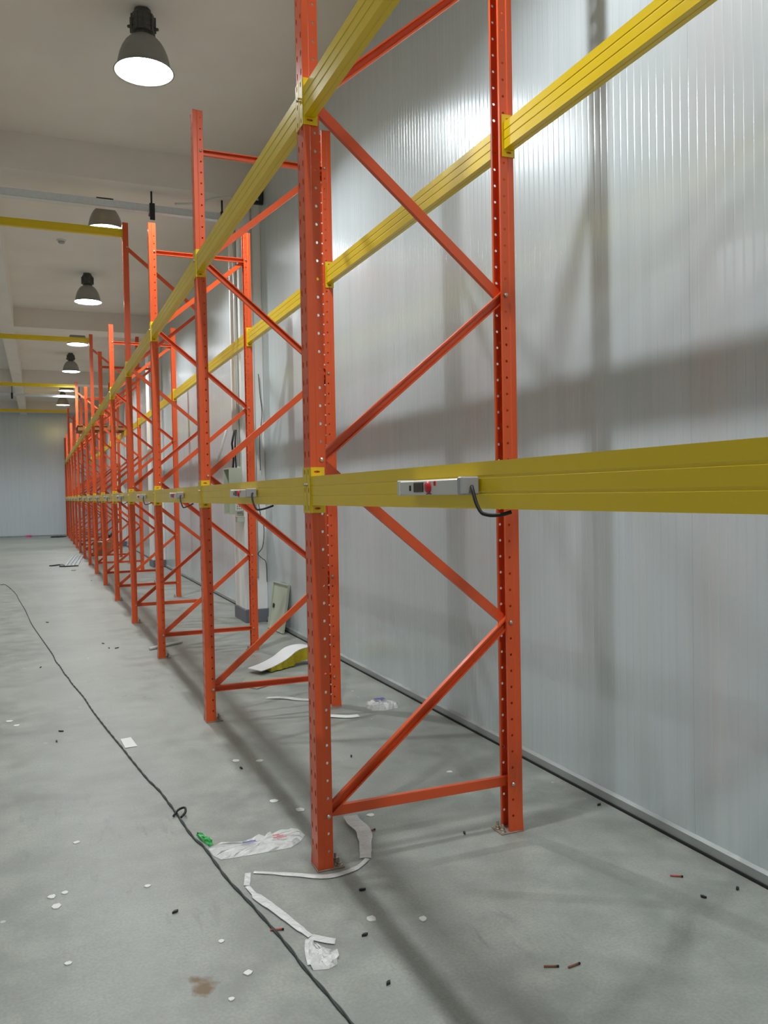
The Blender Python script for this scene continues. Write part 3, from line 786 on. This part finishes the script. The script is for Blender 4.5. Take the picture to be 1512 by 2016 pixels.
# cabinet door leaning on the wall
ld = thing('cabinet_door', 'loose pale green cabinet door leaning against the wall near the column', 'door', (2.52, 9.36, 0), (0, math.radians(9), math.radians(4)))
link('panel', MB().bbox(-.012, 0, -.26, .26, .004, .56, .002).mesh('panel', M_CABINET), ld)
for (a, b, c, d) in ((-.26, .26, .548, .56), (-.26, .26, .004, .016), (-.26, -.248, .016, .548), (.248, .26, .016, .548)):
    link('folded_edge', MB().box(-.03, -.012, a, b, c, d).mesh('folded_edge', M_CABINET), ld)
link('lock', MB().lathe([(.03, 0), (.025, .008), (0, .01)], 10, axis='x', smooth=False).mesh('lock', M_DARK), ld, (-.022, .17, .28))
rod('white_pipe', [(1.014, 8.816, .018), (1.384, 9.078, .018)], .016, M_WHITEPL, 'short white plastic pipe on the floor under the third frame', 'pipe')

# metal bars and black strap in the aisle
for i in range(4):
    x0 = .53 + i * .085; x1 = .84 + i * .08
    tag(link('metal_bar', MB().prism([(-.019, 0), (.019, 0), (.019, .03), (.014, .03), (.014, .006), (-.014, .006), (-.014, .03), (-.019, .03)], 0, 3.6, m=Matrix.Translation((x0, 20.95, .001)) @ Matrix.Rotation(-math.atan2(x1 - x0, 3.6), 4, 'Z')).mesh('metal_bar', M_GALV)),
        ['leftmost', 'second from the left', 'third from the left', 'rightmost'][i] + ' of four grey metal bars side by side in the aisle', 'metal bar', 'metal bars on the aisle floor')
ribbon('black_strap', [(.20, 21.1, .002), (.32, 21.25, .002), (.42, 21.35, .002), (.46, 21.1, .002), (.43, 20.85, .002), (.44, 20.72, .002), (.56, 20.72, .002), (.80, 20.74, .002)], .09, M_BLACK, 'black rubber strap lying at the near ends of the metal bars', 'strap', th=.02)
crumple('black_sheet', [(.36, 37.0), (.75, 36.9), (1.0, 37.2), (1.02, 37.7), (.6, 37.9), (.38, 37.5)], .05, M_BLACK, 'black plastic sheeting on the floor by the far wall', 'sheeting', 21)
crumple('pink_bag', [(-.58, 38.2), (-.42, 38.15), (-.35, 38.35), (-.42, 38.5), (-.58, 38.45)], .09, M_PINK, 'small pink bag on the floor against the far wall', 'bag', 22)
def carton(x, y, w, d, h, rz, label):
    r = thing('cardboard_box', label, 'box', (x, y, 0), (0, 0, rz), 'cardboard boxes under the far racks')
    link('carton', MB().bbox(-w / 2, w / 2, -d / 2, d / 2, 0, h, .006).mesh('carton', M_CARD), r)
    link('sealing_tape', MB().box(-.03, .03, -d / 2 - .001, d / 2 + .001, h - .06, h + .0015).mesh('sealing_tape', M_PAPER), r)
carton(1.62, 25.1, .42, .5, .34, .1, 'brown cardboard box on the floor under the rack, left of two')
carton(1.98, 27.6, .4, .4, .3, -.2, 'smaller brown cardboard box farther back under the rack')
crumple('dark_bag', [(2.15, 30.2), (2.45, 30.1), (2.5, 30.5), (2.35, 30.8), (2.12, 30.6)], .45, M_DARK, 'dark bag slumped by the wall under the far racks', 'bag', 23)

# small litter
whites = [(0.005, 3.517, .035), (0.018, 3.426, .04), (0.054, 3.531, .03), (0.115, 4.029, .03), (0.365, 3.449, .025), (0.555, 2.906, .022), (0.598, 2.676, .03), (1.098, 2.827, .045), (1.273, 2.747, .04), (1.045, 4.868, .05), (1.17, 4.808, .045), (1.076, 4.135, .05), (1.166, 3.963, .05), (1.466, 3.75, .045), (2.103, 4.142, .035), (1.969, 4.67, .05), (-0.242, 6.46, .05), (-0.189, 6.318, .05), (0.05, 2.986, .025), (.516, 2.556, .02)]
names_w = ['beside its twin at the left of the aisle', 'largest in the cluster at the left of the aisle', 'smallest in the cluster at the left of the aisle', 'alone at the left above the cluster', 'between the cluster and the floor cable', 'near the bottom left of the loose tape', 'by the brown stain', 'in the shadow right of the loose tape', 'square, farther right of the loose tape', 'left of the nearest frame, farther of two pairs', 'left of the nearest frame, nearer its upright', 'in the long shadow left of the nearest upright', 'close to the foot of the nearest upright', 'under the lowest crossbar of the nearest frame', 'beyond the lowest crossbar near the wall', 'behind the lowest diagonal of the nearest frame', 'far left by the picture edge, farther one', 'far left by the picture edge, nearer one', 'low at the left, below the cluster', 'lowest, right of the brown stain']
for i, (px, py, s) in enumerate(whites):
    rnd = random.Random(100 + i); n = 6
    poly = [(px + s * .5 * (.7 + .5 * rnd.random()) * math.cos(2 * PI * j / n), py + s * .5 * (.7 + .5 * rnd.random()) * math.sin(2 * PI * j / n)) for j in range(n)]
    tag(link('paper_scrap', MB().prism(poly, .0005, .004, plane='xy').mesh('paper_scrap', M_PAPER)), 'tiny white paper scrap, ' + names_w[i], 'scrap', 'white scraps on the floor')
darks = [(1.042, 4.719), (1.695, 4.639), (1.149, 3.049), (1.035, 2.728), (0.437, 3.183), (0.999, 2.426), (1.778, 3.357), (2.327, 2.44), (2.495, 2.434), (2.55, 3.376), (0.064, 5.773), (0.094, 6.014), (0.599, 9.464), (0.638, 9.143), (0.712, 9.104), (-0.032, 8.404), (0.653, 19.511), (0.882, 16.878), (.05, 11.457)]
names_d = ['left of the nearest frame in its shadow', 'behind the lowest diagonal of the nearest frame', 'just in front of the nearest upright', 'right of the loose tape knot', 'left of the floor cable near the tape', 'at the bottom edge beside the long shadow', 'between the feet of the nearest frame', 'right side, in front of the wall', 'right edge, nearest the wall trim', 'against the wall trim behind the nearest rear foot', 'left of the cable by the paper card, nearer one', 'left of the cable by the paper card, farther one', 'farthest of three in the aisle by the third frame', 'middle of three in the aisle by the third frame', 'rightmost of three in the aisle by the third frame', 'left of the cable half way down the aisle', 'in front of the metal bars', 'in the aisle by the seventh frame', 'left of the cable far down the aisle']
for i, (px, py) in enumerate(darks):
    rnd = random.Random(300 + i); s = .007 + .0022 * py
    m = Matrix.Translation((px, py, .001)) @ Matrix.Rotation(rnd.uniform(0, 3), 4, 'Z')
    tag(link('debris_chip', MB().prism([(-s, 0), (s * .3, -.004), (s, .002), (s * .5, .007), (-s * .4, .006)], 0, .008, plane='xy', m=m).mesh('debris_chip', M_DARK)), 'small dark debris chip, ' + names_d[i], 'chip', 'dark chips on the floor')
for (px, py, an, L, mt, lb) in ((.757, 2.896, -.3, .05, M_REDWIRE, 'short red wire offcut with black end beside the floor cable'), (1.389, 3.57, .2, .06, M_REDWIRE, 'short reddish wire offcut inside the nearest frame'),
                               (1.60, 2.263, .1, .05, M_BROWNWIRE, 'short brown wire offcut at the bottom right, right one of two'), (1.528, 2.289, -.4, .05, M_BROWNWIRE, 'short brown wire offcut at the bottom right, left one of two'),
                               (2.355, 2.617, -.6, .05, M_REDWIRE, 'orange-brown wire offcut near the wall at the right')):
    d = Vector((math.cos(an), math.sin(an), 0)) * L / 2
    r = thing('wire_offcut', lb, 'wire', (px, py, .0045), group='wire offcuts on the floor')
    link('insulation', MB().tube([-d, d * .7], .0035, 6).mesh('insulation', mt), r)
    link('bare_end', MB().tube([d * .7, d], .004, 6).mesh('bare_end', M_BLACK), r)
